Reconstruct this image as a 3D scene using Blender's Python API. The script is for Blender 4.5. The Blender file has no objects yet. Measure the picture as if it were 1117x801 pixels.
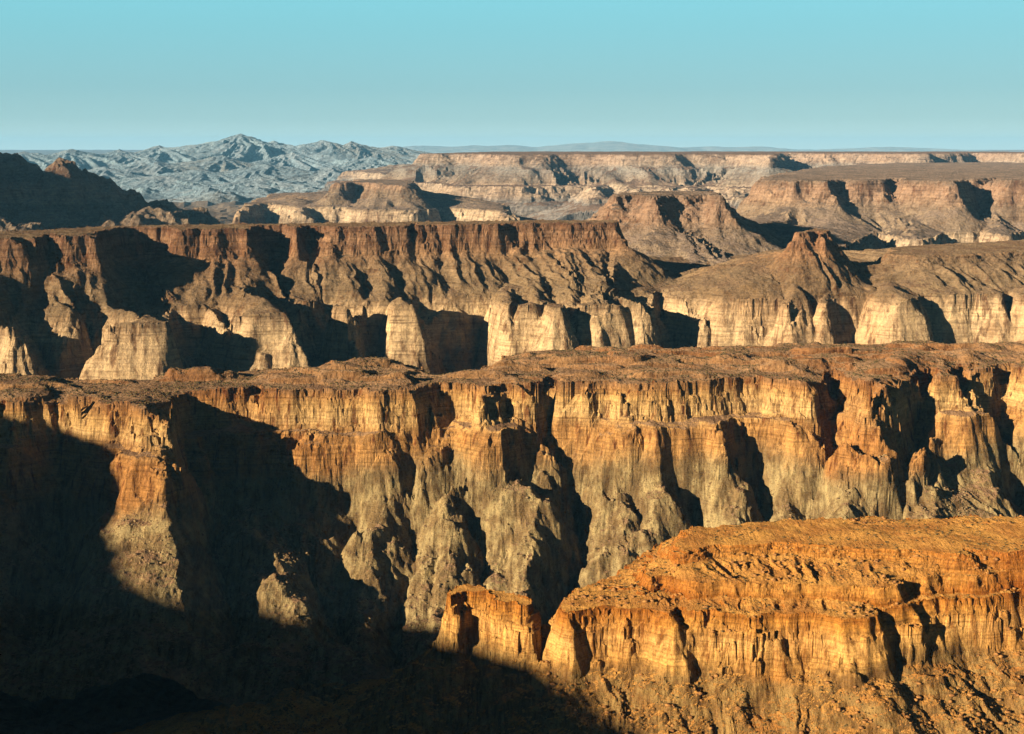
import bpy, math
import numpy as np

scene = bpy.context.scene
# ------------------------------------------------------------------ camera
FPX = 1534.0                       # focal length in pixels of a 1117 px wide picture
PITCH = math.atan((400.5 - 161.0) / FPX)
cam_d = bpy.data.cameras.new("camera")
cam_d.lens = 36.0 * FPX / 1117.0
cam_d.sensor_width = 36.0
cam_d.clip_start = 1.0
cam_d.clip_end = 200000.0
cam = bpy.data.objects.new("camera", cam_d)
scene.collection.objects.link(cam)
cam.location = (0, 0, 0)
cam.rotation_euler = (math.pi / 2 - PITCH, 0, 0)
scene.camera = cam

# ------------------------------------------------------------------ sun, sky, exposure
SUN_EL = 14.5
SUN_AZ = 50.0                      # degrees to the left of straight behind the camera
se, sa = math.radians(SUN_EL), math.radians(SUN_AZ)
TOSUN = np.array([-math.sin(sa) * math.cos(se), -math.cos(sa) * math.cos(se), math.sin(se)])
sun_d = bpy.data.lights.new("sun", 'SUN')
sun_d.energy = 5.0
sun_d.angle = math.radians(0.5)
sun_d.color = (1.0, 0.82, 0.63)
sun = bpy.data.objects.new("sun", sun_d)
scene.collection.objects.link(sun)
from mathutils import Vector
sun.rotation_euler = Vector((-TOSUN[0], -TOSUN[1], -TOSUN[2])).to_track_quat('-Z', 'Y').to_euler()

world = bpy.data.worlds.new("World")
scene.world = world
world.use_nodes = True
wn, wl = world.node_tree.nodes, world.node_tree.links
wn.clear()
sky = wn.new('ShaderNodeTexSky')
sky.sky_type = 'NISHITA'
sky.sun_disc = False
sky.sun_elevation = se
sky.sun_rotation = math.atan2(TOSUN[0], TOSUN[1])
sky.altitude = 900
sky.air_density = 1.0
sky.dust_density = 0.3
sky.ozone_density = 2.0
# teal sky, paler low down; dimmed overhead, out of view, to deepen the shadows
tc = wn.new('ShaderNodeTexCoord')
sx = wn.new('ShaderNodeSeparateXYZ'); wl.new(tc.outputs['Generated'], sx.inputs[0])
rp = wn.new('ShaderNodeValToRGB')
cr = rp.color_ramp
SKY = [(0.0, (9.0, 11.6, 11.2)), (0.010, (6.8, 10.2, 10.2)), (0.02, (5.0, 8.8, 9.3)), (0.04, (3.9, 8.2, 9.1)), (0.08, (3.4, 9.2, 10.4)), (0.11, (3.3, 10.2, 11.6)), (0.14, (1.2, 4.0, 5.0)), (0.2, (0.15, 0.36, 0.7)), (1.0, (0.06, 0.11, 0.25))]
for k, (p_, c_) in enumerate(SKY):
    e = cr.elements[k] if k < 2 else cr.elements.new(p_)
    e.position = p_; e.color = (c_[0] / 12, c_[1] / 12, c_[2] / 12, 1)
wl.new(sx.outputs[2], rp.inputs[0])
sc_ = wn.new('ShaderNodeMix'); sc_.data_type = 'RGBA'; sc_.blend_type = 'MULTIPLY'; sc_.inputs[0].default_value = 1
sc_.inputs[7].default_value = (4.4, 4.4, 4.4, 1)
wl.new(rp.outputs[0], sc_.inputs[6])
mx = wn.new('ShaderNodeMix'); mx.data_type = 'RGBA'; mx.inputs[0].default_value = 0.9
wl.new(sky.outputs[0], mx.inputs[6]); wl.new(sc_.outputs[2], mx.inputs[7])
bg = wn.new('ShaderNodeBackground')
bg.inputs[1].default_value = 0.06
wo = wn.new('ShaderNodeOutputWorld')
wl.new(mx.outputs[2], bg.inputs[0])
wl.new(bg.outputs[0], wo.inputs[0])

scene.view_settings.view_transform = 'Standard'
scene.view_settings.look = 'None'
scene.view_settings.gamma = 1.0
scene.view_settings.use_curve_mapping = False
scene.view_settings.exposure = 1.55
scene.cycles.volume_bounces = 0
scene.cycles.max_bounces = 4
scene.cycles.diffuse_bounces = 1

# ------------------------------------------------------------------ maths helpers
def P(px, py, z):
    """plan position of the point of height z that stands at this spot of the photograph"""
    cx, cy = (px - 558.5) / FPX, (400.5 - py) / FPX
    fy = math.cos(PITCH) + cy * math.sin(PITCH)
    fz = -math.sin(PITCH) + cy * math.cos(PITCH)
    t = z / fz
    return (cx * t, fy * t)

def PD(px, py, dist):
    """point at forward distance dist"""
    cx, cy = (px - 558.5) / FPX, (400.5 - py) / FPX
    fy = math.cos(PITCH) + cy * math.sin(PITCH)
    fz = -math.sin(PITCH) + cy * math.cos(PITCH)
    t = dist / fy
    return (cx * t, dist, fz * t)

def hash2(ix, iy, seed):
    h = (ix.astype(np.int64) * 374761393 + iy.astype(np.int64) * 668265263 + seed * 974634777) & 0xFFFFFFFF
    h = ((h ^ (h >> 13)) * 1274126177) & 0xFFFFFFFF
    h = (h ^ (h >> 16)) & 0xFFFFFFFF
    h = (h * 2246822519) & 0xFFFFFFFF
    return (h ^ (h >> 15)) & 0xFFFFFFFF

_ANG = np.arange(256) * (2 * np.pi / 256)
_GX, _GY = np.cos(_ANG).astype(np.float32), np.sin(_ANG).astype(np.float32)

def perlin(x, y, seed=0):
    x0, y0 = np.floor(x), np.floor(y)
    fx, fy = (x - x0).astype(np.float32), (y - y0).astype(np.float32)
    ix, iy = x0.astype(np.int64), y0.astype(np.int64)
    def g(dx, dy):
        h = (hash2(ix + dx, iy + dy, seed) & 255).astype(np.int64)
        return _GX[h] * (fx - dx) + _GY[h] * (fy - dy)
    u = fx * fx * fx * (fx * (fx * 6 - 15) + 10)
    v = fy * fy * fy * (fy * (fy * 6 - 15) + 10)
    a = g(0, 0); b = g(1, 0); c = g(0, 1); d = g(1, 1)
    return ((a + (b - a) * u) * (1 - v) + (c + (d - c) * u) * v) * 1.5

def fbm(x, y, s, octs=4, seed=0, gain=0.5):
    r = 0; a = 1.0; f = 1.0 / s
    for o in range(octs):
        r = r + a * perlin(x * f + o * 17.3, y * f - o * 9.1, seed + o)
        a *= gain; f *= 2.03
    return r

def ridged(x, y, s, octs=4, seed=0, gain=0.5):
    """1 on crests, towards 0 in hollows"""
    r = 0; a = 1.0; f = 1.0 / s; n = 0
    for o in range(octs):
        r = r + a * (1 - np.abs(perlin(x * f + o * 7.7, y * f + o * 3.3, seed + o)) * 1.6)
        n += a; a *= gain; f *= 2.1
    return r / n

def cells(x, y, s, seed=0):
    """random value per jointed block (nearest jittered cell)"""
    u, v = x / s, y / s
    iu, iv = np.floor(u).astype(np.int64), np.floor(v).astype(np.int64)
    best = np.full(u.shape, 9.0); val = np.zeros(u.shape)
    for dj in (-1, 0, 1):
        for di in (-1, 0, 1):
            h = hash2(iu + di, iv + dj, seed)
            px_ = iu + di + 0.1 + 0.8 * (h & 255) / 255.0
            py_ = iv + dj + 0.1 + 0.8 * ((h >> 8) & 255) / 255.0
            d = (px_ - u) ** 2 + (py_ - v) ** 2
            m = d < best
            best = np.where(m, d, best); val = np.where(m, ((h >> 16) & 255) / 255.0, val)
    return val - 0.5

def sst(a, b, x):
    t = np.clip((x - a) / (b - a), 0, 1)
    return t * t * (3 - 2 * t)

def seg_field(pts, X, Y):
    """signed distance to a closed polygon (positive outside) and its nearest point"""
    pts = np.asarray(pts, np.float64)
    best = np.full(X.shape, 1e18); cx = np.zeros(X.shape); cy = np.zeros(X.shape)
    inside = np.zeros(X.shape, bool)
    n = len(pts)
    for i in range(n):
        ax, ay = pts[i]; bx, by = pts[(i + 1) % n]
        ex, ey = bx - ax, by - ay
        L = ex * ex + ey * ey
        if L < 1e-9: continue
        t = np.clip(((X - ax) * ex + (Y - ay) * ey) / L, 0, 1)
        qx, qy = ax + t * ex, ay + t * ey
        d = (X - qx) ** 2 + (Y - qy) ** 2
        m = d < best
        best = np.where(m, d, best); cx = np.where(m, qx, cx); cy = np.where(m, qy, cy)
        cond = ((ay > Y) != (by > Y))
        if ey != 0:
            inside ^= cond & (X < ax + (Y - ay) / ey * ex)
    d = np.sqrt(best)
    return np.where(inside, -d, d), cx, cy

def box_blur(a, r, times=2):
    for _ in range(times):
        for ax in (0, 1):
            pad = [(0, 0), (0, 0)]; pad[ax] = (r + 1, r)
            c = np.cumsum(np.pad(a, pad, mode='edge'), axis=ax)
            n = a.shape[ax]; w = 2 * r + 1
            if ax == 0: a = (c[w:w + n] - c[0:n]) / w
            else: a = (c[:, w:w + n] - c[:, 0:n]) / w
    return a

class Field:
    """distance field of a contour kept on a coarse grid, read anywhere"""
    def __init__(self, pts, box, res, blur=2):
        x0, x1, y0, y1 = box
        m = 80
        self.x0, self.y0, self.res = x0 - m, y0 - m, res
        gx = np.arange(x0 - m, x1 + m, res); gy = np.arange(y0 - m, y1 + m, res)
        Y, X = np.meshgrid(gy, gx, indexing='ij')
        d, cx, cy = seg_field(pts, X, Y)
        self.d = box_blur(d, 1, 1)
        self.cx = box_blur(cx, blur, 2); self.cy = box_blur(cy, blur, 2)
    def _s(self, a, x, y):
        u = np.clip((x - self.x0) / self.res, 0, a.shape[1] - 1.001)
        v = np.clip((y - self.y0) / self.res, 0, a.shape[0] - 1.001)
        i, j = u.astype(np.int64), v.astype(np.int64)
        fu, fv = u - i, v - j
        return ((a[j, i] * (1 - fu) + a[j, i + 1] * fu) * (1 - fv)
                + (a[j + 1, i] * (1 - fu) + a[j + 1, i + 1] * fu) * fv)
    def dist(self, x, y): return self._s(self.d, x, y)
    def near(self, x, y): return self._s(self.cx, x, y), self._s(self.cy, x, y)

def ledges(h, X, Y, period, sharp, amount, seed):
    """rock beds that stand out as small steps"""
    w = h + 0.15 * period * fbm(X, Y, 60, 2, seed)
    k = w / period
    f = k - np.floor(k)
    # uneven beds: each bed has its own hardness
    hard = (hash2(np.floor(k).astype(np.int64), np.zeros(k.shape, np.int64), seed) & 255) / 255.0
    g = sst(0.5 - sharp * 0.5, 0.5 + sharp * 0.5, f)
    return h + (np.floor(k) + g - k) * period * amount * (0.35 + 0.65 * hard)

# ------------------------------------------------------------------ mesh from a height grid
def grid_mesh(name, X, Y, Z, mat, label, category, kind='structure', attrs=None, smooth=False, keep=None):
    ny, nx = X.shape
    me = bpy.data.meshes.new(name)
    co = np.stack([X.ravel(), Y.ravel(), Z.ravel()], 1).astype(np.float32)
    j, i = np.meshgrid(np.arange(ny - 1), np.arange(nx - 1), indexing='ij')
    a = (j * nx + i).ravel()
    q = np.stack([a, a + 1, a + nx + 1, a + nx], 1)
    if keep is not None:
        kz = keep.ravel()
        q = q[kz[q].any(1)]
        used = np.zeros(len(co), bool); used[q.ravel()] = True
        idx = np.cumsum(used) - 1
        q = idx[q]; co = co[used]
        if attrs: attrs = {k: v.ravel()[used] for k, v in attrs.items()}
    me.vertices.add(len(co)); me.vertices.foreach_set('co', co.ravel())
    me.loops.add(q.size); me.loops.foreach_set('vertex_index', q.ravel().astype(np.int32))
    me.polygons.add(len(q))
    me.polygons.foreach_set('loop_start', (np.arange(len(q)) * 4).astype(np.int32))
    me.polygons.foreach_set('loop_total', np.full(len(q), 4, np.int32))
    me.polygons.foreach_set('use_smooth', np.full(len(q), smooth))
    me.update(calc_edges=True)
    if attrs:
        for k, v in attrs.items():
            at = me.attributes.new(k, 'FLOAT', 'POINT')
            at.data.foreach_set('value', v.ravel().astype(np.float32))
    me.materials.append(mat)
    o = bpy.data.objects.new(name, me)
    scene.collection.objects.link(o)
    o['label'] = label; o['category'] = category
    if kind: o['kind'] = kind
    return o

def axes(box, res):
    x0, x1, y0, y1 = box
    gx = np.arange(x0, x1 + res * .5, res); gy = np.arange(y0, y1 + res * .5, res)
    Y, X = np.meshgrid(gy, gx, indexing='ij')
    return X, Y

# ------------------------------------------------------------------ materials
class NT:
    def __init__(self, name):
        self.m = bpy.data.materials.new(name); self.m.use_nodes = True
        self.t = self.m.node_tree; self.n = self.t.nodes; self.l = self.t.links
        self.n.clear()
    def add(self, kind, **kw):
        n = self.n.new(kind)
        for k, v in kw.items(): setattr(n, k, v)
        return n
    def val(self, sock, v):
        if isinstance(v, bpy.types.NodeSocket): self.l.new(v, sock)
        else: sock.default_value = v
    def math(self, op, a, b=None, clamp=False):
        n = self.add('ShaderNodeMath', operation=op, use_clamp=clamp)
        self.val(n.inputs[0], a)
        if b is not None: self.val(n.inputs[1], b)
        return n.outputs[0]
    def mix(self, f, a, b, blend='MIX'):
        n = self.add('ShaderNodeMix', data_type='RGBA', blend_type=blend)
        self.val(n.inputs[0], f); self.val(n.inputs[6], a); self.val(n.inputs[7], b)
        return n.outputs[2]
    def noise(self, vec, scale, detail=4, rough=0.55, dist=0.0, dims='3D'):
        n = self.add('ShaderNodeTexNoise', noise_dimensions=dims)
        self.l.new(vec, n.inputs['Vector'])
        n.inputs['Scale'].default_value = scale
        n.inputs['Detail'].default_value = detail
        n.inputs['Roughness'].default_value = rough
        n.inputs['Distortion'].default_value = dist
        return n.outputs['Fac']
    def smap(self, v, a, b, c=0.0, d=1.0, smooth=True):
        n = self.add('ShaderNodeMapRange', interpolation_type='SMOOTHSTEP' if smooth else 'LINEAR')
        self.val(n.inputs[0], v)
        for k, x in zip((1, 2, 3, 4), (a, b, c, d)): n.inputs[k].default_value = x
        return n.outputs[0]
    def scalevec(self, vec, s):
        n = self.add('ShaderNodeMapping'); self.l.new(vec, n.inputs[0])
        n.inputs['Scale'].default_value = s
        return n.outputs[0]
    def ramp(self, v, stops, interp='LINEAR'):
        n = self.add('ShaderNodeValToRGB'); cr = n.color_ramp; cr.interpolation = interp
        while len(cr.elements) > 1: cr.elements.remove(cr.elements[-1])
        for k, (p, c) in enumerate(stops):
            e = cr.elements[0] if k == 0 else cr.elements.new(p)
            e.position = p; e.color = (c[0], c[1], c[2], 1)
        self.val(n.inputs[0], v)
        return n.outputs[0]

def rock_material(name, zlo, zhi, bands, flat, unit=1.0, wob=6.0, varnish=(0.10, 0.035, 0.015), varn_amt=0.5,
                  speck=(0.05, 0.035, 0.02), speck_amt=0.5, bump=1.0, low=None, low_z=None, streak=1.0, region=0.9):
    """bedded rock: colours by bed height, gravel on flatter ground, water-stained faces.
    unit = size in metres of the finest grain worth showing"""
    t = NT(name)
    geo = t.add('ShaderNodeNewGeometry')
    pos = geo.outputs['Position']; nor = geo.outputs['Normal']
    sp = t.add('ShaderNodeSeparateXYZ'); t.l.new(pos, sp.inputs[0])
    sn = t.add('ShaderNodeSeparateXYZ'); t.l.new(nor, sn.inputs[0])
    big = t.noise(pos, 0.012 / unit, 3)
    mid = t.noise(pos, 0.06 / unit, 5, 0.6)
    fine = t.noise(pos, 0.35 / unit, 5, 0.65)
    # bed height, wobbling a little
    z = t.math('ADD', sp.outputs[2], t.math('MULTIPLY', t.math('SUBTRACT', mid, 0.5), wob))
    zn = t.smap(z, zlo, zhi, 0, 1, smooth=False)
    col = t.ramp(zn, bands)
    # thin beds: noise squeezed in z
    bed = t.noise(t.scalevec(pos, (0.01, 0.01, 0.55 / unit)), 1.0, 6, 0.7)
    faceish = t.smap(sn.outputs[2], 0.55, 0.82, 0.85, 0.12)
    col = t.mix(faceish, col, t.ramp(bed, [(0.3, (0.34, 0.30, 0.27)), (0.46, (0.92, 0.90, 0.88)), (0.55, (1.05, 1.05, 1.05)), (0.7, (1.4, 1.36, 1.3))]), 'MULTIPLY')
    # stained vertical streaks on faces
    st = t.noise(t.scalevec(pos, (0.16 / unit, 0.16 / unit, 0.012 / unit)), 1.0, 5, 0.65)
    steep = t.smap(sn.outputs[2], 0.35, 0.8, 1, 0)
    stf = t.math('MULTIPLY', t.math('MULTIPLY', t.smap(st, 0.5, 0.68), steep), varn_amt * streak)
    col = t.mix(stf, col, (*varnish, 1))
    # broad reddish and pale stretches of wall
    reg = t.noise(pos, 0.0045 / unit, 3)
    col = t.mix(region, col, t.ramp(reg, [(0.36, (1.12, 1.10, 1.02)), (0.50, (1, 1, 1)), (0.60, (0.80, 0.62, 0.50))]), 'MULTIPLY')
    # patches
    col = t.mix(0.8, col, t.ramp(mid, [(0.28, (0.55, 0.47, 0.42)), (0.5, (1, 1, 1)), (0.72, (1.3, 1.28, 1.2))]), 'MULTIPLY')
    if low is not None:
        lowc = t.mix(t.smap(mid, 0.40, 0.62), (*low[0], 1), (*low[1], 1))
        lowc = t.mix(t.smap(fine, 0.52, 0.68), lowc, (*low[2], 1))
        mp = t.add('ShaderNodeMapping'); t.l.new(pos, mp.inputs[0])
        mp.inputs['Rotation'].default_value = (0.3, 0.75, 0.2); mp.inputs['Scale'].default_value = (0.16 / unit, 0.03 / unit, 0.025 / unit)
        fol = t.noise(mp.outputs[0], 1.0, 5, 0.65, 0.6)
        lowc = t.mix(0.9, lowc, t.ramp(fol, [(0.34, (0.42, 0.36, 0.32)), (0.5, (1, 1, 1)), (0.66, (1.35, 1.33, 1.25))]), 'MULTIPLY')
        lz = t.math('ADD', sp.outputs[2], t.math('ADD', t.math('MULTIPLY', t.math('SUBTRACT', mid, 0.5), (low_z[1] - low_z[0]) * 1.4), t.math('MULTIPLY', t.math('SUBTRACT', reg, 0.5), 110.0 * unit)))
        col = t.mix(t.smap(lz, low_z[0], low_z[1], 1, 0), col, lowc)
    # gravel on the flatter ground
    fl = t.math('ADD', sn.outputs[2], t.math('MULTIPLY', t.math('SUBTRACT', fine, 0.5), 0.25))
    flf = t.smap(fl, 0.80, 0.94)
    flatc = t.mix(t.smap(t.noise(pos, 0.03 / unit, 4, 0.6), 0.35, 0.65), (*flat[0], 1), (*flat[1], 1))
    col = t.mix(flf, col, flatc)
    # grain: light and dark stones and scrub
    g = t.ramp(fine, [(0.30, (0.55, 0.52, 0.5)), (0.5, (1, 1, 1)), (0.70, (1.4, 1.38, 1.3))])
    col = t.mix(0.75, col, g, 'MULTIPLY')
    vor = t.add('ShaderNodeTexVoronoi', feature='F1'); t.l.new(pos, vor.inputs['Vector'])
    vor.inputs['Scale'].default_value = 0.16 / unit
    sz = t.smap(vor.outputs['Distance'], 0.16, 0.30, 1, 0)
    gate = t.smap(big, 0.42, 0.6, 0.3, 1)
    gl = t.smap(sn.outputs[2], 0.45, 0.7)
    col = t.mix(t.math('MULTIPLY', t.math('MULTIPLY', sz, gate), t.math('MULTIPLY', gl, speck_amt)), col, (*speck, 1))
    col = t.mix(1.0, col, (0.70, 0.69, 0.68, 1), 'MULTIPLY')     # dry, dark desert rock
    # relief
    hgt = t.math('ADD', t.math('MULTIPLY', fine, 2.2 * unit), t.math('MULTIPLY', t.math('MULTIPLY', bed, faceish), 4.5 * unit))
    if low is not None: hgt = t.math('ADD', hgt, t.math('MULTIPLY', fol, 3.0 * unit))
    hgt = t.math('ADD', hgt, t.math('MULTIPLY', t.noise(pos, 1.1 / unit, 3, 0.6), 0.9 * unit))
    hgt = t.math('ADD', hgt, t.math('MULTIPLY', t.math('MULTIPLY', st, steep), 1.8 * unit))
    bp = t.add('ShaderNodeBump'); bp.inputs['Strength'].default_value = 1.0; bp.inputs['Distance'].default_value = bump
    t.l.new(hgt, bp.inputs['Height'])
    b = t.add('ShaderNodeBsdfDiffuse'); b.inputs['Roughness'].default_value = 0.6
    t.l.new(col, b.inputs['Color']); t.l.new(bp.outputs[0], b.inputs['Normal'])
    o = t.add('ShaderNodeOutputMaterial'); t.l.new(b.outputs[0], o.inputs[0])
    return t.m

CREAM = (0.50, 0.33, 0.14)
# stops are given in metres and turned into ramp positions
def stops(zlo, zhi, lst):
    return [((z - zlo) / (zhi - zlo), c) for z, c in sorted(lst)]

mat_B = rock_material('mesa_rock', -420, -110, stops(-420, -110, [
    (-420, (0.24, 0.17, 0.10)), (-335, (0.34, 0.24, 0.13)), (-315, (0.56, 0.41, 0.22)), (-268, (0.62, 0.46, 0.25)), (-250, (0.46, 0.33, 0.18)),
    (-238, (0.26, 0.185, 0.10)), (-222, (0.23, 0.165, 0.09)), (-205, (0.27, 0.19, 0.105)), (-190, (0.23, 0.155, 0.085)), (-176, (0.34, 0.21, 0.11)),
    (-160, (0.26, 0.15, 0.08)), (-148, (0.33, 0.20, 0.11)), (-136, (0.22, 0.125, 0.07)), (-118, (0.20, 0.125, 0.08))]),
    flat=((0.24, 0.17, 0.095), (0.18, 0.115, 0.065)), unit=1.9, wob=6, varn_amt=0.75, bump=1.0, region=0.35)
mat_C = rock_material('terrace_rock', -460, -215, stops(-460, -215, [
    (-460, (0.22, 0.18, 0.09)), (-345, (0.27, 0.19, 0.09)), (-325, (0.40, 0.21, 0.07)), (-305, (0.48, 0.27, 0.09)), (-285, (0.44, 0.24, 0.08)),
    (-268, (0.58, 0.39, 0.16)), (-255, (0.55, 0.35, 0.13)), (-247, (0.42, 0.23, 0.08)), (-240, (0.30, 0.17, 0.075)), (-225, (0.34, 0.20, 0.09))]),
    flat=((0.36, 0.225, 0.115), (0.22, 0.13, 0.068)), unit=1.15, wob=10, varnish=(0.13, 0.04, 0.014), varn_amt=0.9, bump=1.0,
    low=((0.22, 0.15, 0.065), (0.40, 0.31, 0.14), (0.13, 0.08, 0.04)), low_z=(-332, -302), region=0.65)
mat_D = rock_material('butte_rock', -330, -235, stops(-330, -235, [
    (-330, (0.34, 0.17, 0.04)), (-300, (0.40, 0.19, 0.045)), (-290, (0.60, 0.35, 0.10)), (-278, (0.64, 0.38, 0.12)), (-268, (0.50, 0.24, 0.05)),
    (-262, (0.36, 0.14, 0.025)), (-256, (0.52, 0.26, 0.06)), (-250, (0.50, 0.25, 0.06)), (-244, (0.44, 0.19, 0.04)), (-235, (0.42, 0.18, 0.04))]),
    flat=((0.62, 0.325, 0.08), (0.44, 0.20, 0.05)), unit=0.62, wob=5, varnish=(0.20, 0.06, 0.012), varn_amt=0.7, bump=1.0,
    low=((0.25, 0.14, 0.045), (0.34, 0.22, 0.075), (0.17, 0.085, 0.03)), low_z=(-297, -288))
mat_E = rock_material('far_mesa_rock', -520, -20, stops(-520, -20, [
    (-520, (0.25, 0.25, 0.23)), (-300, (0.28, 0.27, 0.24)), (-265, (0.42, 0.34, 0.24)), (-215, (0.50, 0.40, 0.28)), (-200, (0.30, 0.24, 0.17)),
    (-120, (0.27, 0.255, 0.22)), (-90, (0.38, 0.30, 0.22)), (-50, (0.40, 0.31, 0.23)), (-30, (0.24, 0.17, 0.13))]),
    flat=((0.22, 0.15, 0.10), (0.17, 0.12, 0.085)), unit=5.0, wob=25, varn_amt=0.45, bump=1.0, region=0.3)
mat_F = rock_material('right_mesa_rock', -420, -90, stops(-420, -90, [
    (-420, (0.24, 0.19, 0.13)), (-300, (0.32, 0.25, 0.16)), (-280, (0.54, 0.43, 0.28)), (-255, (0.50, 0.39, 0.25)), (-240, (0.28, 0.215, 0.14)),
    (-180, (0.26, 0.195, 0.13)), (-160, (0.34, 0.235, 0.15)), (-125, (0.32, 0.21, 0.135)), (-100, (0.22, 0.16, 0.11))]),
    flat=((0.28, 0.21, 0.15), (0.15, 0.115, 0.085)), unit=3.0, wob=14, varn_amt=0.7, bump=1.0, region=0.35)
mat_M = rock_material('haze_tinted_mountain_rock', -500, 500, [(0, (0.22, 0.31, 0.36)), (0.5, (0.25, 0.34, 0.39)), (1, (0.24, 0.32, 0.37))],
    flat=((0.23, 0.31, 0.35), (0.34, 0.40, 0.42)), unit=14.0, wob=60, varn_amt=0.3, bump=1.0)  # slate rock tinted blue: part of the distant haze is put into its colour

# ------------------------------------------------------------------ generic mesa builder
def pix(lst, z): return [P(x, y, z) for x, y in lst]

def mesa(name, box, res, tiers, base, mat, label, category, seed, warp=(14, 60), flute=(3.0, 14), fres=4.0,
         kind='structure', top=None, post=None, led=None, floor=-520, keepz=None, rough=1.0):
    """tiers: [dict(z, rims=[pts or (pts, ztop)], cliff=height, w=run, p=talus curve, gully=(amp, size))]
    base: dict(slope) below the last contour"""
    X, Y = axes(box, res)
    wx = warp[0] * fbm(X, Y, warp[1], 3, seed) + flute[0] * 1.2 * fbm(X, Y, flute[1] * 1.5, 2, seed + 31)
    wy = warp[0] * fbm(X, Y, warp[1], 3, seed + 11) + flute[0] * 1.2 * fbm(X, Y, flute[1] * 1.5, 2, seed + 41)
    XW, YW = X + wx, Y + wy
    fl = flute[0] * (ridged(X, Y, flute[1], 3, seed + 21) - 0.6) * 2.0 * np.clip(0.55 + 1.1 * perlin(X / (flute[1] * 7), Y / (flute[1] * 7), seed + 29), 0.05, 1.6)
    but = flute[0] * 1.6 * (ridged(X, Y, flute[1] * 4.2, 2, seed + 23) - 0.62) * 2.0
    H = np.full(X.shape, float(floor))
    D = []
    for tr in tiers:
        fs = []
        for rim in tr['rims']:
            pts, zt, cf = rim if isinstance(rim, tuple) else (rim, tr['z'], tr.get('cliff', 40.0))
            f = Field(pts, box, fres)
            d = f.dist(XW, YW)
            nx_, ny_ = f.near(XW, YW)
            fs.append((d, nx_, ny_, zt, cf))
        D.append(fs)
    nT = len(tiers)
    # every lower contour stays outside the one above it by at least the width of the slope between them
    DN = [None] * (nT + 1)
    for k in range(1, nT):
        m = tiers[k - 1].get('margin', 30.0) * (1 + 0.35 * perlin(X / (tiers[k - 1].get('margin', 30.0) * 2.2), Y / (tiers[k - 1].get('margin', 30.0) * 2.2), seed + 7))
        up = np.min([q[0] for q in D[k - 1]], axis=0)
        if k > 1: up = np.minimum(up, DN[k - 1])
        own = np.min([q[0] for q in D[k]], axis=0)
        DN[k] = np.minimum(own, up - m)
    for k, tr in enumerate(tiers):
        for (d, nx_, ny_, zt, c) in D[k]:
            w = tr.get('w', 15.0)
            if k > 0: d = np.minimum(d, DN[k])
            dd = d + fl * tr.get('fl', 1.0) + but * tr.get('but', 1.0)
            w = tr.get('w', 15.0)
            # the cliff is a stack of beds, each with its own broken edge
            nb = tr.get('beds', 6)
            rs = np.random.RandomState(seed * 7 + k * 13 + 1)
            th = rs.uniform(0.4, 1.6, nb); th /= th.sum()
            gap = rs.uniform(0.5, 1.5, nb); gap[rs.randint(0, nb)] += 1.2; pos_ = np.cumsum(gap); pos_ = (pos_ - pos_[0]) / pos_[-1]
            jit = tr.get('jit', 0.9) * w / nb
            cl = np.zeros(X.shape)
            near_ = (dd > -w) & (dd < 3.0 * w)
            xs_, ys_, ds_ = X[near_], Y[near_], dd[near_]
            acc = np.zeros(xs_.shape)
            for b_ in range(nb):
                fs_ = flute[1] * (0.7 + 0.5 * ((b_ * 37) % 5) / 5.0)
                cs = flute[1] * (0.45 + 0.25 * ((b_ * 53) % 7) / 7.0)
                e = pos_[b_] * w * 0.9 + flute[0] * 1.5 * cells(xs_, ys_, cs, seed + 400 + b_ // 2) + flute[0] * 0.6 * cells(xs_, ys_, cs * 0.45, seed + 420 + b_) + 0.6 * jit * 1.3 * fbm(xs_, ys_, fs_, 3, seed + 200 + b_ * 7) + jit * 0.8 * perlin(xs_ / (fs_ * 4), ys_ / (fs_ * 4), seed + 300 + b_)
                sw = max(1.6 * res, 0.5 * w * th[b_])
                acc += th[b_] * sst(e, e + sw, ds_)
            cl[near_] = acc
            cl[dd >= 3.0 * w] = 1.0
            cl *= c
            if k + 1 < nT:
                dn = DN[k + 1]
                zn = tiers[k + 1]['z']
                if rough > 1:
                    dn = dn + sst(0, 40, dd) * rough * 3.0 * fbm(X, Y, 30, 4, seed + 98, 0.6)
                span = np.maximum(dd - dn, 1e-3)
                t = np.clip(np.maximum(dd, 0) / span, 0, 1)
                p = tr.get('p', 0.8)
                h = zt - cl - (zt - c - zn) * np.power(t, p)
                ga, gs = tr.get('gully', (0, 30))
                if ga:
                    gx, gy = (nx_ + 0.12 * X) / gs, (ny_ + 0.12 * Y) / gs
                    g = ridged(gx, gy, 1.0, tr.get('goct', 2), seed + 60 + k) - 0.75
                    m = np.power(np.clip(t, 0, 1), 0.7) * sst(w * 0.6, w * 2.0, dd) * (0.12 + 0.88 * sst(1.0, 0.55, t))
                    h = h + ga * g * m * 2.0
                h = np.where(dn > 0, zn - dn * 2.5, h)
            else:
                sl = base['slope']
                h = zt - cl - np.maximum(dd - w * 0.6, 0) * sl
                ga, gs = base.get('gully', (0, 30))
                if ga:
                    g = ridged((nx_ + 0.15 * X) / gs, (ny_ + 0.15 * Y) / gs, 1.0, 4, seed + 70) - 0.75
                    h = h + ga * g * sst(w, w * 4, dd) * 2.0
            if top is not None and k == 0:
                h = h + top(X, Y) * sst(0, 30, -dd)
            # inside the contour: the next tier down only counts as its own flat bench
            H = np.maximum(H, h)
    # small relief
    slope = np.hypot(*np.gradient(H, res))
    sl_ = sst(0.25, 0.6, slope)
    H = H + (fbm(X, Y, 18, 4, seed + 80) * 1.6 + ridged(X, Y, 9, 3, seed + 90) * 1.2) * (0.35 + 0.65 * sst(0.7, 1.6, slope)) * min(res, 3)
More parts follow.
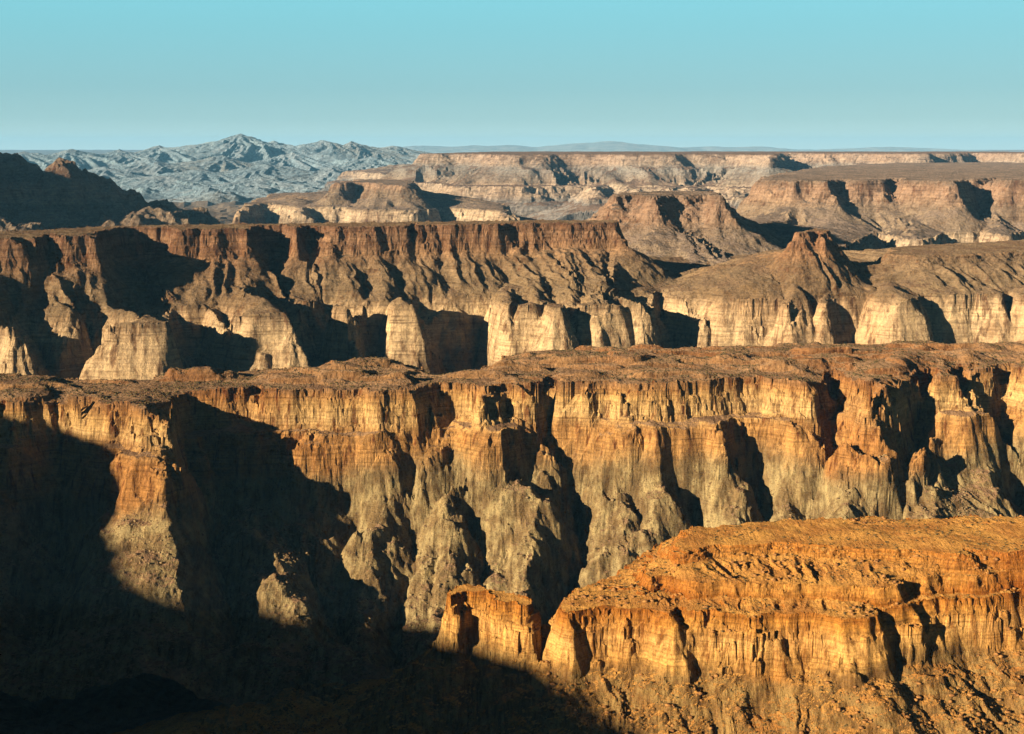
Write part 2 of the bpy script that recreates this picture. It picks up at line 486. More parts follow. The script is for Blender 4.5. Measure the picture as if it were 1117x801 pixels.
    if rough > 1:
        H = H + sl_ * (rough - 1) * (3.2 * (ridged(XW * 1.3 + Y * 0.5, YW * 0.6 - X * 0.3, 26, 4, seed + 95, 0.6) - 0.7) + 2.0 * cells(XW, YW, 7, seed + 96) + 1.2 * cells(X, Y, 3.2, seed + 97))
    if post is not None: H = post(X, Y, H)
    keep = H > (keepz if keepz is not None else floor + 1)
    return grid_mesh(name, X, Y, H, mat, label, category, kind, keep=keep)

# ------------------------------------------------------------------ the flat-topped mesa across the canyon
def on_wall(px, py, front, rz, prof):
    """a spot on the wall or the slope under a rim, seen at this place of the photograph"""
    base = np.interp(px, [q[0] for q in front], box_blur(np.array([q[1] for q in front], float)[None], 2, 1)[0])
    rd = P(px, base, rz)[1]
    k = PD(px, py, 1000.0)[2] / 1000.0
    for s_ in np.arange(0, 320, 2.0):
        z = rz - np.interp(s_, [q[0] for q in prof], [q[1] for q in prof])
        y = rd - s_
        if z <= k * y: break
    return (PD(px, py, y)[0], y)

def cut(X, Y, H, lines, widen, front, rz, prof, below, grow=0.0):
    """side ravines cut into the wall"""
    wx = X + 7 * fbm(X, Y, 36, 3, 801) + 2.5 * fbm(X, Y, 9, 2, 803)
    wy = Y + 7 * fbm(X, Y, 36, 3, 811) + 2.5 * fbm(X, Y, 9, 2, 813)
    for dep, wid, line in lines:
        wid = wid * widen
        q = [on_wall(a[0], a[1], front, rz, prof) for a in line]
        x0, x1 = min(a[0] for a in q) - wid - 30, max(a[0] for a in q) + wid + 30
        y0, y1 = min(a[1] for a in q) - wid - 30, max(a[1] for a in q) + wid + 30
        m = (X > x0) & (X < x1) & (Y > y0) & (Y < y1)
        xs, ys = wx[m], wy[m]
        best = np.full(xs.shape, 1e9); along = np.zeros(xs.shape); L0 = 0
        for (ax, ay), (bx, by) in zip(q[:-1], q[1:]):
            ex, ey = bx - ax, by - ay; L = math.hypot(ex, ey) + 1e-6
            t = np.clip(((xs - ax) * ex + (ys - ay) * ey) / L ** 2, 0, 1)
            d = np.hypot(xs - ax - t * ex, ys - ay - t * ey)
            n_ = d < best
            best = np.where(n_, d, best); along = np.where(n_, L0 + t * L, along); L0 += L
        f = np.clip(1 - best / wid, 0, 1)
        H[m] -= dep * (1 + grow * sst(0, 1, along / L0)) * (0.75 * f + 0.25 * f * f) * sst(-10, 30, along) * (H[m] < below)
    return H

MESA_RAVINES = [
    (40, 55, [(122, 262), (150, 300), (186, 350), (205, 395), (215, 430)]),
    (34, 45, [(282, 262), (302, 310), (335, 345), (350, 395), (355, 430)]),
    (26, 34, [(345, 285), (380, 315), (402, 345), (404, 390)]),
    (22, 26, [(412, 320), (420, 345), (412, 390)]),
    (46, 60, [(450, 285), (478, 325), (500, 365), (512, 410), (520, 440)]),
    (20, 26, [(515, 290), (530, 320), (528, 350)]),
    (11, 22, [(565, 290), (570, 320), (572, 350), (575, 390)]),
    (12, 22, [(598, 290), (608, 320), (612, 350), (612, 390)]),
    (9, 20, [(635, 290), (632, 320), (628, 350)]),
    (14, 20, [(655, 290), (668, 325), (672, 360)]),
    (40, 50, [(682, 268), (700, 300), (735, 340), (745, 385), (750, 420)]),
    (46, 62, [(735, 285), (770, 310), (800, 345), (815, 385), (820, 420)]),
    (34, 40, [(50, 262), (22, 300), (60, 340), (110, 385), (130, 420)]),
    (24, 30, [(76, 290), (100, 330), (112, 370)]),
    (20, 26, [(230, 290), (250, 320), (262, 340)]),
    (26, 34, [(8, 300), (36, 335), (40, 380)]),
    (20, 26, [(845, 290), (858, 320), (862, 360)]),
    (26, 30, [(920, 290), (940, 315), (942, 360)]),
    (64, 72, [(915, 266), (945, 285), (985, 312), (1030, 345), (1060, 380), (1080, 410)]),
    (22, 30, [(1085, 290), (1100, 320), (1108, 370)]),
]
def carve_b(X, Y, H): return cut(X, Y, H, MESA_RAVINES, 1.0, B_front, -130, [(0, 0), (24, 42), (150, 110), (174, 194), (400, 360)], -128, 1.7)
B_front = [(-520, 275), (-200, 266), (0, 260), (100, 257), (270, 250), (400, 247.5), (540, 244.5), (677, 243.2), (760, 250), (860, 252), (960, 252), (1117, 252), (1300, 250)]
B_rim = pix([(-520, 275), (-200, 266), (-60, 262), (0, 260), (40, 259), (48, 254.5), (58, 254.5), (64, 258), (100, 257), (110, 250.5), (130, 248.5),
             (188, 248.3), (198, 251), (268, 250), (280, 246), (312, 246), (322, 248.5), (335, 246.5), (350, 246), (362, 248), (400, 247.5),
             (440, 246.5), (447, 244), (455, 246), (540, 244.5), (600, 243.4), (661, 243), (677, 243.2),
             (672, 240.8), (600, 240.6), (400, 243.2), (200, 245.5), (100, 247.5), (60, 251), (0, 253), (-200, 257), (-520, 262)], -130)
H_rim = pix([(877, 253.5), (890, 252), (901, 253), (898, 250.5), (890, 250), (881, 251)], -140)
H_shoulder = pix([(800, 287), (830, 282), (862, 281), (884, 277), (880, 270), (850, 272), (810, 277)], -190)
J_rim = pix([(968, 276), (1000, 278), (1060, 276), (1120, 273), (1300, 268), (1300, 256), (1117, 261), (1020, 266), (975, 269)], -182)
R2 = [(-560, 380), (-250, 362), (-60, 356), (0, 352), (34, 356), (42, 350), (52, 334), (92, 328), (103, 342), (112, 352), (150, 354), (179, 352),
      (184, 336), (190, 312), (212, 300), (224, 312), (231, 334), (270, 343), (316, 343), (322, 332), (328, 312), (346, 305), (360, 318), (369, 334),
      (388, 334), (396, 320), (410, 312), (424, 324), (432, 333), (450, 333), (466, 330), (473, 314), (485, 302), (515, 300), (534, 312), (545, 333),
      (556, 334), (566, 328), (574, 334), (586, 334), (594, 328), (604, 337), (614, 337), (624, 329), (640, 334), (680, 332), (711, 331),
      (716, 316), (724, 304), (742, 302), (752, 312), (758, 325), (769, 327), (776, 316), (784, 300), (808, 293), (832, 298), (843, 322), (860, 328),
      (880, 326), (888, 318), (898, 327), (925, 322), (935, 310), (946, 325), (975, 327), (998, 326), (1003, 308), (1018, 298), (1032, 304), (1046, 318),
      (1070, 321), (1088, 322), (1098, 310), (1112, 322), (1150, 324), (1200, 316), (1300, 322), (1500, 316)]
B_bench = [P(x, y, -240) for x, y in R2] + [(2300, 3050), (900, 3300), (300, 3000), (-200, 2700), (-900, 2600), (-1500, 2500)]
def top_b(X, Y): return 1.5 * fbm(X, Y, 80, 3, 7)
mesa('mesa_terrain', (-1150, 1250, 1780, 3050), 2.0,
     [dict(z=-130, rims=[B_rim, (H_rim, -140, 15), (H_shoulder, -204, 4), (J_rim, -184, 6)], cliff=33, w=17, beds=7, p=1.0, gully=(18, 52), margin=105),
      dict(z=-240, rims=[B_bench], cliff=80, w=24, fl=0.5, but=1.3, beds=7, jit=0.6)],
     dict(slope=0.75, gully=(14, 60)), mat_B,
     'long flat-topped mesa of banded rock across the canyon, with dark side ravines and a red-capped pyramid butte', 'mesa', 100,
     warp=(10, 70), flute=(3.6, 20), top=top_b, post=carve_b, floor=-500)

# ------------------------------------------------------------------ the terrace and the canyon wall below it
T_front = [(-600, 470), (-200, 446), (0, 438), (54, 436), (60, 428), (68, 428), (76, 436), (130, 440), (172, 445), (178, 449), (181, 440), (186, 430), (210, 426), (275, 424),
           (281, 421), (288, 424), (360, 423), (420, 424), (455, 425), (462, 420), (490, 417), (515, 420), (524, 423), (543, 421), (577, 420), (582, 412), (596, 409), (610, 413), (616, 419),
           (660, 418), (717, 418), (760, 417), (800, 411), (829, 410), (867, 415), (886, 418), (892, 410), (910, 404), (928, 408), (938, 424), (960, 424), (990, 412),
           (998, 410), (1004, 400), (1018, 400), (1024, 410), (1040, 410), (1048, 398), (1058, 398), (1064, 408), (1080, 408), (1088, 394), (1100, 394), (1112, 406), (1180, 402), (1350, 396)]
T_back = [(1350, 374), (1117, 378), (900, 379.5), (760, 381), (640, 384), (560, 388), (545, 395), (520, 408), (480, 408), (455, 400), (420, 392), (385, 397), (330, 404), (250, 405.5), (185, 407),
          (160, 417), (80, 414), (0, 411), (-200, 412), (-600, 425)]
C_rim = pix(T_front + T_back, -240)
C_toe = pix([(-600, 800), (-200, 770), (0, 740), (60, 700), (110, 745), (150, 770), (190, 775), (215, 690), (250, 655), (285, 720), (310, 730), (332, 650), (355, 720), (390, 775), (425, 760), (446, 645), (455, 650), (470, 740), (492, 735), (515, 650), (532, 720), (560, 760),
             (600, 765), (622, 658), (632, 662), (650, 730), (668, 645), (690, 720), (730, 730), (752, 640), (790, 700), (815, 690), (832, 640), (850, 690), (885, 690), (920, 640), (950, 690), (975, 640), (1000, 680),
             (1060, 710), (1117, 690), (1350, 700)], -420) + [P(1350, 374, -240), (700, 2000), (0, 1950), (-700, 1900)]
S4 = None
def top_c(X, Y):
    # low red ledges and a shallow swale on the bench
    l1 = 7 * sst(-12, 0, fbm(X, Y * 2.2, 150, 3, 55) * 30 + (Y - 1560) * 0.10)
    l2 = 5 * sst(-3, 3, fbm(X, Y * 1.6, 110, 3, 58) * 22 - 5)
    return 0.7 * fbm(X, Y, 60, 4, 57) + l1 + l2
RAVINES = [
    (40, 26, [(458, 470), (450, 510), (447, 560), (432, 610), (426, 670), (424, 720)]),
    (21, 15, [(505, 440), (480, 465), (452, 500)]),
    (35, 22, [(492, 480), (512, 525), (528, 565), (520, 610), (508, 660), (498, 710)]),
    (48, 30, [(590, 440), (602, 470), (630, 510), (634, 560), (622, 600), (655, 630), (672, 660)]),
    (32, 20, [(624, 600), (606, 640), (588, 690), (575, 740)]),
    (27, 18, [(560, 560), (548, 620), (540, 700)]),
    (18, 14, [(478, 560), (470, 620), (462, 690)]),
    (35, 26, [(745, 500), (768, 545), (742, 590), (718, 615), (700, 650)]),
    (18, 14, [(665, 480), (690, 520), (700, 560)]),
    (45, 28, [(908, 430), (918, 480), (885, 540), (868, 570), (850, 620)]),
    (32, 20, [(918, 500), (945, 535), (955, 570), (960, 640)]),
    (40, 22, [(1002, 440), (994, 500), (984, 550), (975, 620)]),
    (45, 26, [(1060, 440), (1085, 470), (1108, 510), (1120, 580), (1130, 660)]),
    (32, 24, [(376, 500), (384, 530), (366, 570), (372, 640), (380, 700)]),
    (24, 16, [(820, 470), (838, 520), (822, 570), (815, 620)]),
    (54, 34, [(200, 470), (215, 530), (240, 600), (260, 700)]),
    (45, 30, [(60, 470), (70, 540), (60, 620), (50, 700)]),
]
def carve(X, Y, H): return cut(X, Y, H, RAVINES, 1.35, T_front, -240, [(0, 0), (14, 32), (26, 40), (42, 74), (200, 182)], -238.5)
mesa('terrace_terrain', (-800, 900, 1060, 1860), 1.3,
     [dict(z=-240, rims=[C_rim], cliff=32, w=15, beds=6, but=1.7, p=1.0, fl=0.7, margin=24),
      dict(z=-279, rims=[C_rim], cliff=33, w=17, beds=6, but=2.4, p=0.95, gully=(11, 75), goct=4, fl=0.7, margin=150),
      dict(z=-420, rims=[C_toe], cliff=8, w=20)],
     dict(slope=0.5, gully=(6, 40)), mat_C,
     'broad rust-brown rock bench ending in a golden banded cliff, olive rubble spurs below it', 'canyon bench', 200,
     warp=(9, 55), flute=(3.4, 21), top=top_c, post=carve, rough=1.45, floor=-505)

# ------------------------------------------------------------------ the near orange butte
D_top = pix([(740, 600), (790, 594), (860, 592), (950, 598), (1040, 604), (1117, 600), (1350, 585), (1350, 566), (1117, 571), (950, 570), (850, 568), (800, 571), (765, 578), (730, 590)], -243)
D_mid = pix([(700, 632), (725, 628), (760, 636), (800, 634), (806, 628), (815, 628), (822, 634), (900, 636), (960, 640), (980, 640), (985, 630), (1000, 626), (1010, 632), (1040, 622), (1080, 612), (1100, 600), (1117, 606), (1350, 590)], -253) \
        + [(560, 900), (350, 930), (200, 920), P(768, 579, -253), P(742, 588, -253), P(715, 600, -253)]
D_rim = pix([(610, 664), (618, 669), (640, 665), (670, 662), (705, 662), (722, 665), (732, 671), (738, 660), (746, 668), (770, 668), (780, 664), (786, 668), (850, 670), (870, 667), (905, 672), (930, 676), (955, 672), (961, 648), (976, 648), (981, 666), (998, 660),
             (1004, 630), (1018, 632), (1026, 654), (1046, 647), (1052, 614), (1066, 616), (1074, 642), (1092, 636), (1100, 606), (1117, 630), (1180, 615), (1350, 600)], -263) \
        + [(620, 960), (350, 985), (210, 975), P(768, 582, -263), P(735, 591, -263), P(702, 603, -263), P(690, 616, -263), P(655, 636, -263), P(622, 648, -263), P(606, 656, -263)]
D_toe = [(-330, 560), (-200, 640), (-150, 720), (-90, 740), (-60, 700), (-10, 640), (0, 560), (60, 470), (140, 480), (200, 560), (225, 580), (260, 480), (420, 420), (640, 430), (900, 700), (900, 1100), (100, 1040), (40, 900), (0, 840), (-60, 835), (-180, 800), (-330, 700)]
def post_d(X, Y, H): return H
mesa('butte_terrain', (-340, 620, 430, 1090), 0.8,
     [dict(z=-243, rims=[D_top], cliff=4, w=9, p=1.0, gully=(2, 12), margin=10),
      dict(z=-253, rims=[D_mid], cliff=6.5, w=5, p=0.9, gully=(1.5, 10), fl=0.6, margin=8),
      dict(z=-263, rims=[D_rim], cliff=25, w=11, beds=6, p=1.0, gully=(9, 34), goct=4, fl=1.1, but=1.6, margin=180),
      dict(z=-400, rims=[D_toe], cliff=5, w=20)],
     dict(slope=0.3, gully=(4, 40)), mat_D,
     'near orange rock butte with a fluted cliff band and a rounded top, rubble slope below', 'butte', 300,
     warp=(4, 30), flute=(2.2, 11), rough=1.3, top=lambda X, Y: 2.0 * fbm(X, Y, 60, 3, 77), floor=-505, fres=2.5)

tw = pix([(494, 652), (508, 645), (524, 647), (548, 655), (578, 663), (580, 656), (560, 649), (530, 641), (508, 637), (496, 642)], -262)
mesa('rock_tower', (-110, 60, 690, 900), 0.6,
     [dict(z=-262, rims=[tw], cliff=34, w=12, beds=7, p=0.9, gully=(2, 8))],
     dict(slope=0.75, gully=(4, 14)), mat_D,
     'small free-standing orange rock tower beyond the edge of the big shadow, left of the butte', 'rock tower', 340,
     warp=(2.5, 18), flute=(1.6, 9), floor=-340, fres=1.5, kind=None)

# ------------------------------------------------------------------ mesas farther off
G_rim = pix([(668, 213.5), (690, 212.8), (712, 214.5), (730, 213), (745, 213.5), (770, 212.5), (785, 214), (776, 209), (740, 209), (675, 211)], -105)
G_bench = pix([(560, 290), (600, 282), (640, 282), (660, 276), (672, 288), (700, 280), (712, 288), (730, 284), (752, 290), (775, 286), (790, 290), (800, 284), (806, 270), (830, 264), (850, 272), (880, 276), (920, 268)], -230) + [(1000, 3900), (0, 3900)]
mesa('stepped_mesa_terrain', (-50, 1000, 2700, 3900), 3.5,
     [dict(z=-105, rims=[G_rim], cliff=26, w=50, but=0.6, fl=0.7, p=0.9, gully=(16, 50), margin=170), dict(z=-230, rims=[G_bench], cliff=70, w=40)],
     dict(slope=0.6, gully=(14, 60)), mat_F, 'smaller tan stepped mesa standing behind the long mesa, its right flank in shadow', 'mesa', 400,
     warp=(14, 90), flute=(5, 30), fres=8, floor=-520)

F_rim = pix([(830, 196), (850, 197), (880, 197), (905, 197.5), (918, 194.5), (930, 197), (960, 197), (976, 193), (990, 197), (1040, 198), (1056, 194.5), (1070, 196), (1080, 193.5), (1100, 197), (1140, 197), (1300, 195)], -100) \
    + [P(1300, 176, -100), P(1117, 177, -100), P(980, 178, -100), P(900, 182, -100), P(850, 190, -100)]
F_bench = pix([(760, 262), (790, 262), (820, 258), (850, 268), (880, 254), (905, 262), (930, 262), (960, 250), (985, 262), (1010, 262), (1034, 246), (1060, 252), (1100, 258), (1117, 250), (1300, 256)], -245) \
    + [(5200, 9500), (3000, 10500), (1500, 7000), (900, 5500)]
mesa('right_mesa_terrain', (500, 3300, 3300, 9600), 7.0,
     [dict(z=-100, rims=[F_rim], cliff=46, w=60, but=0.7, fl=0.7, p=0.9, gully=(26, 80), margin=130), dict(z=-245, rims=[F_bench], cliff=80, w=60)],
     dict(slope=0.6, gully=(14, 100)), mat_F, 'wide tan mesa on the right with a reddish cliff cap and a flat grey-brown top', 'mesa', 500,
     warp=(26, 160), flute=(9, 60), fres=16, floor=-520, top=lambda X, Y: 2 * fbm(X, Y, 300, 3, 9))

E_rim = pix([(466, 168), (520, 168), (560, 168.6), (640, 168.4), (690, 168.6), (697, 167.9), (706, 168.6), (800, 168.4), (840, 169)], -40) + \
        [PD(852, 168, 12500)[:2], PD(875, 168, 9800)[:2], PD(1000, 168, 9300)[:2], PD(1060, 168, 10500)[:2], PD(1117, 168, 9800)[:2], (5500, 9800), (8000, 60000), (2500, 60000), (-300, 11500)]
E_bench = pix([(380, 186), (420, 190), (445, 187), (470, 193), (500, 190), (520, 197), (545, 192), (560, 199), (590, 197), (610, 202), (640, 200), (655, 206), (675, 195), (690, 207), (705, 196), (725, 208), (740, 196), (760, 208), (775, 198),
               (800, 206), (830, 196), (870, 190), (930, 188), (1000, 188), (1117, 187)], -215) + [(6000, 9000), (9000, 60000), (-1200, 60000), (-1500, 13000)]
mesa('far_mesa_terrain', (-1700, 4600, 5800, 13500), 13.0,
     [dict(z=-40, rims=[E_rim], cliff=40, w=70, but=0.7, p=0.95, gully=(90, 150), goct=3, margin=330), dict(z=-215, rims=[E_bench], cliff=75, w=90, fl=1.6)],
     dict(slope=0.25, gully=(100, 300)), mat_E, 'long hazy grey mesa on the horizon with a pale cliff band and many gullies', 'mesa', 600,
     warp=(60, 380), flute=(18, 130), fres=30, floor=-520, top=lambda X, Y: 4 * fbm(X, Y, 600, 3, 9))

K_rim = pix([(366, 200), (392, 199), (405, 199), (418, 202), (440, 202), (448, 198), (436, 196.5), (395, 196)], -150)
K_bench = pix([(262, 226), (290, 221), (330, 227), (345, 219), (360, 224), (380, 227), (392, 219), (402, 227), (440, 228), (470, 226), (520, 228), (540, 230), (556, 238), (545, 222), (510, 216), (465, 208), (450, 195), (440, 188), (380, 190), (300, 212)], -245)
mesa('pale_mesa_terrain', (-1500, 500, 3600, 7600), 8.0,
     [dict(z=-150, rims=[K_rim], cliff=30, w=40, p=0.8, gully=(20, 90), margin=120), dict(z=-245, rims=[K_bench], cliff=75, w=40)],
     dict(slope=0.45, gully=(30, 120)), mat_F, 'low mesa with a bright cream cliff just above the long mesa skyline', 'mesa', 700,
     warp=(30, 200), flute=(10, 70), fres=14, floor=-520)

# ------------------------------------------------------------------ dark hill at the left
mat_H = mat_F
A_rim = [PD(-330, 150, 4700)[:2], PD(-100, 150, 4500)[:2], PD(-10, 150, 4600)[:2], PD(50, 150, 4550)[:2], PD(66, 150, 4500)[:2], PD(60, 150, 4800)[:2], PD(-100, 150, 5000)[:2], PD(-330, 150, 5100)[:2]]
A_bench = [PD(x, 150, d)[:2] for x, d in [(-450, 3900), (-200, 3800), (-60, 4050), (-20, 3600), (20, 3560), (40, 3800), (70, 4150), (95, 4000), (110, 4250), (128, 4150), (140, 4000), (150, 4300), (166, 4250), (190, 4500), (215, 4800), (150, 5200), (0, 5500), (-450, 5600)]]
mesa('dark_hill_terrain', (-3300, -500, 3100, 5700), 6.0,
     [dict(z=-32, rims=[A_rim], cliff=30, w=60, p=0.8, gully=(60, 150), goct=4, margin=200), dict(z=-205, rims=[A_bench], cliff=30, w=70, p=0.9)],
     dict(slope=0.5, gully=(60, 160)), mat_F, 'dark shadowed hill at the far left with a few sunlit crags on its right shoulder', 'hill', 800,
     warp=(60, 260), flute=(18, 90), fres=14, floor=-520, post=lambda X, Y, H: H + 150 * (ridged(X, Y, 460, 5, 888, 0.55) - 0.76) * sst(-520, -300, H))
# plateau out of view at the far left, whose shade lies on the hill
Q_rim = [(-5200, 2600), (-2900, 2500), (-2250, 3000), (-2080, 3400), (-2020, 3900), (-2050, 4500), (-2500, 4900), (-5200, 4900)]
mesa('far_left_plateau_terrain', (-5200, -1700, 2000, 5300), 16.0,
     [dict(z=112, rims=[Q_rim], cliff=80, w=80, p=0.8)],
     dict(slope=0.8, gully=(26, 110)), mat_F, 'high plateau edge beyond the left end of the canyon', 'plateau', 820,
     warp=(34, 200), flute=(10, 70), fres=30, floor=-520)

# ------------------------------------------------------------------ near plateau left of the viewpoint (casts the great shadow)
N_rim = [(-1900, 950), (-1480, 860), (-1265, 770), (-1224, 707), (-1226, 677), (-1175, 620), (-1278, 525), (-1376, 435), (-1349, 377), (-1368, 345), (-1402, 291), (-1396, 230), (-1392, 168), (-1000, 150), (-880, 77), (-858, 52), (-842, 35), (-850, 1), (-858, -38), (-868, -87), (-800, -200), (-400, -240), (-60, -25), (40, -12), (160, -120), (600, -400), (800, -900), (-2000, -1500), (-3000, 900)]
mesa('near_plateau_terrain', (-2600, 900, -1500, 1300), 10.0,
     [dict(z=-3, rims=[N_rim], cliff=60, w=50, p=0.8)],
     dict(slope=0.9, gully=(20, 80)), mat_C, 'near plateau the viewpoint stands on, curving round the left of the canyon', 'plateau', 840,
     warp=(4, 90), flute=(3, 35), fres=12, floor=-520)

# ------------------------------------------------------------------ blue mountains and horizon hills
def mountains():
    box = (-9500, 3500, 11000, 27000); res = 32.0
    X, Y = axes(box, res)
    XW = X + 130 * fbm(X, Y, 900, 4, 901); YW = Y + 130 * fbm(X, Y, 900, 4, 911)
    H = np.full(X.shape, -460.0)
    pk = [(260, 21000, 144.5, 2300), (303, 21500, 153, 1900), (222, 20800, 155.5, 1700), (350, 21500, 152.5, 2000), (385, 21500, 153.5, 2000),
          (430, 21800, 158.5, 1900), (180, 19800, 157.5, 1600), (130, 19500, 162, 1700), (78, 19000, 162, 1700),
          (20, 18500, 164.5, 1800), (320, 18800, 166, 1200), (240, 17800, 168, 1300), (400, 18500, 170, 1200), (165, 17000, 171, 1200), (290, 16300, 178, 1100),
          (210, 15500, 184, 1000), (360, 16300, 181, 1000), (110, 15500, 181, 1000), (170, 14800, 191, 900), (280, 14600, 194, 800)]
    for i, (px, d, top, r) in enumerate(pk):
        x, y, z = PD(px, top, d)
        dx, dy = XW - x, YW - y
        rr = np.hypot(dx, dy) + 1e-3
        ca, sa_ = dx / rr, dy / rr
        spur = ridged(ca * 2.1 + i * 9.1 + rr / 2600., sa_ * 2.1, 1.0, 3, 930 + i, 0.6)
        k = 1.35 - 0.75 * spur
        H = np.maximum(H, z - (z + 440) * (rr / r) ** 0.85 * k)
    H = H + 28 * (ridged(X, Y, 420, 5, 921, 0.55) - 0.75)
    # hummocky foothills
    H = np.maximum(H, -400 + 190 * (ridged(X + 120 * fbm(X, Y, 500, 2, 5), Y, 900, 5, 931, 0.55) - 0.62) + 40 * (Y - 15000) / 8000.)
    edge = np.minimum(np.minimum(X - box[0], box[1] - X), np.minimum(Y - box[2], box[3] - Y))
    H = H - 900 * sst(1200, 0, edge)
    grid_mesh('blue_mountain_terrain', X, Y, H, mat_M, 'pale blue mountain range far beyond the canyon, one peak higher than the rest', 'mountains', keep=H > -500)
mountains()

def horizon_hills():
    box = (-6000, 22000, 42000, 54000); res = 110.0
    X, Y = axes(box, res)
    H = np.full(X.shape, -300.0)
    for px, d, top, r in [(515, 48000, 158.5, 3000), (560, 48000, 158, 3500), (640, 47000, 155, 2600), (665, 47000, 153.5, 2600), (690, 47000, 156, 2600), (610, 47500, 158, 2600), (770, 50000, 159, 3000), (820, 50000, 159.3, 3000), (970, 50000, 160, 4000), (470, 50000, 158, 3000)]:
        x, y, z = PD(px, top, d)
        rr = np.hypot(X - x, Y - y) / r
        H = np.maximum(H, -200 + (z + 200) * np.clip(1 - rr * 0.8, 0, 1) ** 0.9)
    H = H + 60 * (ridged(X, Y, 1800, 4, 951) - 0.8)
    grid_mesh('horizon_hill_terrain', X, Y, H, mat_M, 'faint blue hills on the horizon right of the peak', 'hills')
horizon_hills()

# ------------------------------------------------------------------ canyon floor and the land to the horizon
def ground():
    # rings from near to the horizon, finer close by
    ys = np.concatenate([np.arange(-1800, 2600, 14.0), np.geomspace(2620, 62000, 330)])
    xs0 = np.linspace(-1, 1, 420)
    Y, U = np.meshgrid(ys, xs0, indexing='ij')
    half = 2600 + np.maximum(Y, 0) * 0.62
    X = U * half
    H = -468 + 12 * fbm(X, Y, 90, 4, 960) + 26 * (ridged(X, Y, 160, 4, 961) - 0.7) * sst(9000, 4000, Y)
    H = H + 120 * (ridged(X, Y, 900, 5, 962) - 0.62) * sst(3000, 6000, Y) * sst(15000, 12000, Y)
    H = np.where(Y > 20000, H + (Y - 20000) / 30000 * 260, H)
    grid_mesh('canyon_ground', X, Y, H, mat_G, 'canyon floor and low country running out to the horizon', 'ground')
mat_G = rock_material('floor_rock', -520, -100, [(0, (0.20, 0.16, 0.11)), (0.5, (0.24, 0.19, 0.13)), (1, (0.26, 0.2, 0.14))],
    flat=((0.24, 0.19, 0.13), (0.17, 0.13, 0.09)), unit=3.0, wob=20, varn_amt=0.3)
ground()

# ------------------------------------------------------------------ loose rocks and scrub on the near slopes
def scatter(name, host, n, smin, smax, flatness, mat, label, category, seed, zmax, zmin, dist_max, power=3.0, steep=(0.3, 1.0)):
    me = bpy.data.objects[host].data
    nv = len(me.vertices)
    co = np.empty(nv * 3, np.float32); me.vertices.foreach_get('co', co); co = co.reshape(-1, 3)
    no = np.empty(nv * 3, np.float32); me.vertices.foreach_get('normal', no); no = no.reshape(-1, 3)
    ok = (co[:, 2] < zmax) & (co[:, 2] > zmin) & (no[:, 2] > steep[0]) & (no[:, 2] < steep[1]) & (np.abs(co[:, 0]) < 0.40 * co[:, 1]) & (co[:, 1] < dist_max)
    # they gather in drifts
    ok &= (fbm(co[:, 0], co[:, 1], 45, 3, seed) + 0.35 * perlin(co[:, 0] / 6, co[:, 1] / 6, seed + 3)) > -0.12
    idx = np.nonzero(ok)[0]
    rs = np.random.RandomState(seed)
    idx = rs.choice(idx, min(n, len(idx)), replace=False)
    t = (1 + 5 ** 0.5) / 2
    iv = np.array([(-1, t, 0), (1, t, 0), (-1, -t, 0), (1, -t, 0), (0, -1, t), (0, 1, t), (0, -1, -t), (0, 1, -t), (t, 0, -1), (t, 0, 1), (-t, 0, -1), (-t, 0, 1)]) / 1.9
    it = np.array([(0, 11, 5), (0, 5, 1), (0, 1, 7), (0, 7, 10), (0, 10, 11), (1, 5, 9), (5, 11, 4), (11, 10, 2), (10, 7, 6), (7, 1, 8), (3, 9, 4), (3, 4, 2), (3, 2, 6), (3, 6, 8), (3, 8, 9), (4, 9, 5), (2, 4, 11), (6, 2, 10), (8, 6, 7), (9, 8, 1)])
    m = len(idx)
    sc = smin + (smax - smin) * rs.rand(m) ** power
    V = iv[None] * (1 + rs.uniform(-0.38, 0.38, (m, 12, 3)))
    V = V * sc[:, None, None] * 0.5 * np.stack([rs.uniform(0.8, 1.4, m), rs.uniform(0.8, 1.4, m), rs.uniform(0.6, 1.0, m) * flatness], 1)[:, None]
    V = V + co[idx][:, None] + np.array([0, 0, 0.15])[None, None] * sc[:, None, None]
    T = (it[None] + (np.arange(m) * 12)[:, None, None]).reshape(-1, 3)
    V = V.reshape(-1, 3).astype(np.float32)
    g = bpy.data.meshes.new(name)
    g.vertices.add(len(V)); g.vertices.foreach_set('co', V.ravel())
    g.loops.add(T.size); g.loops.foreach_set('vertex_index', T.ravel().astype(np.int32))
    g.polygons.add(len(T)); g.polygons.foreach_set('loop_start', (np.arange(len(T)) * 3).astype(np.int32)); g.polygons.foreach_set('loop_total', np.full(len(T), 3, np.int32))
    g.update(calc_edges=True); g.materials.append(mat)
    o = bpy.data.objects.new(name, g); scene.collection.objects.link(o)
    o['kind'] = 'stuff'; o['label'] = label; o['category'] = category

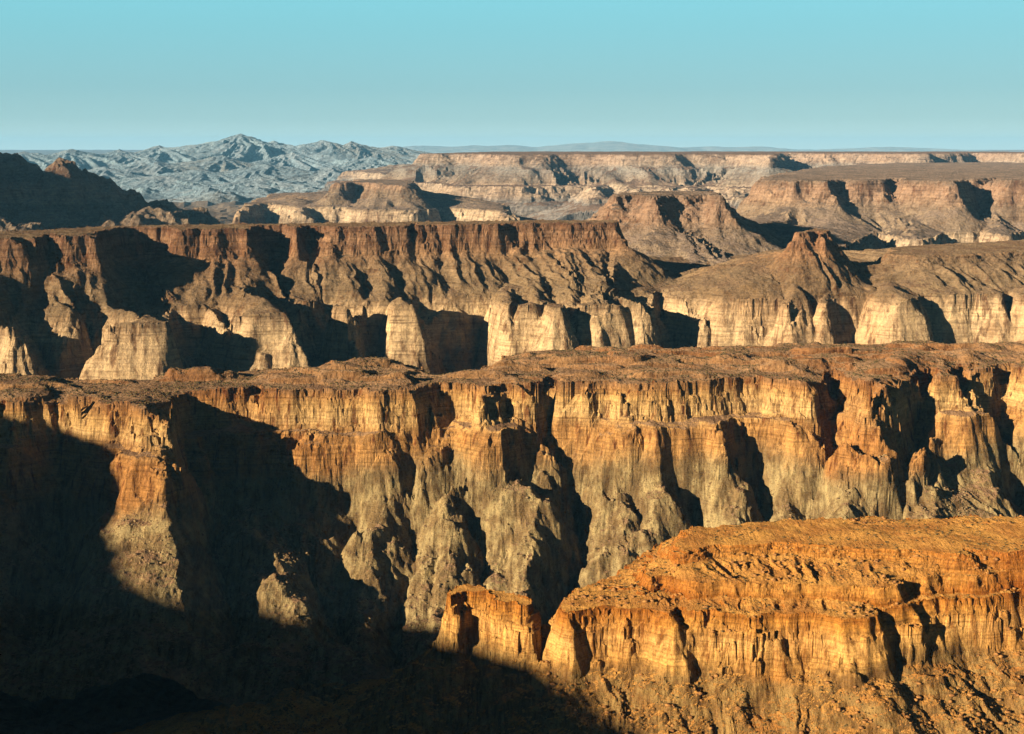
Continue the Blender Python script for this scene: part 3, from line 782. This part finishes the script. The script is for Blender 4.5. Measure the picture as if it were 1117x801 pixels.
def plain(name, c1, c2, s):
    t = NT(name); geo = t.add('ShaderNodeNewGeometry')
    f = t.noise(geo.outputs['Position'], s, 3)
    b = t.add('ShaderNodeBsdfDiffuse'); t.l.new(t.mix(t.smap(f, 0.35, 0.65), (*c1, 1), (*c2, 1)), b.inputs['Color'])
    o = t.add('ShaderNodeOutputMaterial'); t.l.new(b.outputs[0], o.inputs[0]); return t.m
m_rub = plain('rubble_stone', (0.30, 0.15, 0.045), (0.15, 0.07, 0.025), 0.5)
m_rub2 = plain('rubble_olive_stone', (0.24, 0.175, 0.08), (0.11, 0.07, 0.035), 0.3)
m_scr = plain('scrub_leaf', (0.10, 0.075, 0.03), (0.06, 0.045, 0.02), 0.3)
scatter('butte_rubble', 'butte_terrain', 20000, 0.35, 3.6, 0.8, m_rub, 'loose orange stones strewn over the slopes of the near butte', 'rubble', 11, -245, -460, 1000, 7.0, (0.55, 1.0))
scatter('butte_scrub', 'butte_terrain', 9000, 0.5, 1.5, 0.8, m_scr, 'dark low scrub dotted over the near butte', 'scrub', 12, -238, -460, 1000, 1.5, (0.72, 1.0))
scatter('tower_rubble', 'rock_tower', 1200, 0.4, 2.4, 0.8, m_rub, 'loose stones on the apron of the rock tower', 'rubble', 15, -290, -460, 1000)
scatter('wall_rubble', 'terrace_terrain', 9000, 0.6, 4.0, 0.8, m_rub2, 'fallen blocks on the olive spurs under the banded cliff', 'rubble', 13, -300, -470, 1500, 6.0, (0.68, 1.0))
scatter('terrace_scrub', 'terrace_terrain', 9000, 0.8, 2.2, 0.8, m_scr, 'dark low scrub dotted over the broad rock bench', 'scrub', 14, -225, -246, 1800, 1.5, (0.8, 1.0))

# ------------------------------------------------------------------ the air
def haze():
    x0, x1, y0, y1, z0, z1 = -45000, 45000, -6000, 63000, -1700, 420
    v = [(x, y, z) for z in (z0, z1) for y in (y0, y1) for x in (x0, x1)]
    f = [(0, 2, 3, 1), (4, 5, 7, 6), (0, 1, 5, 4), (2, 6, 7, 3), (0, 4, 6, 2), (1, 3, 7, 5)]
    me = bpy.data.meshes.new('haze'); me.from_pydata(v, [], f); me.update()
    m = bpy.data.materials.new('haze_air'); m.use_nodes = True
    n, l = m.node_tree.nodes, m.node_tree.links; n.clear()
    pv = n.new('ShaderNodeVolumePrincipled'); o = n.new('ShaderNodeOutputMaterial')
    pv.inputs['Color'].default_value = (0.22, 0.62, 0.98, 1)
    pv.inputs['Density'].default_value = 1.15e-5
    pv.inputs['Anisotropy'].default_value = 0.0
    l.new(pv.outputs[0], o.inputs['Volume'])
    me.materials.append(m)
    ob = bpy.data.objects.new('haze', me); scene.collection.objects.link(ob)
    ob['kind'] = 'stuff'; ob['label'] = 'thin blue haze that pales the far mesas and mountains'; ob['category'] = 'haze'
haze()
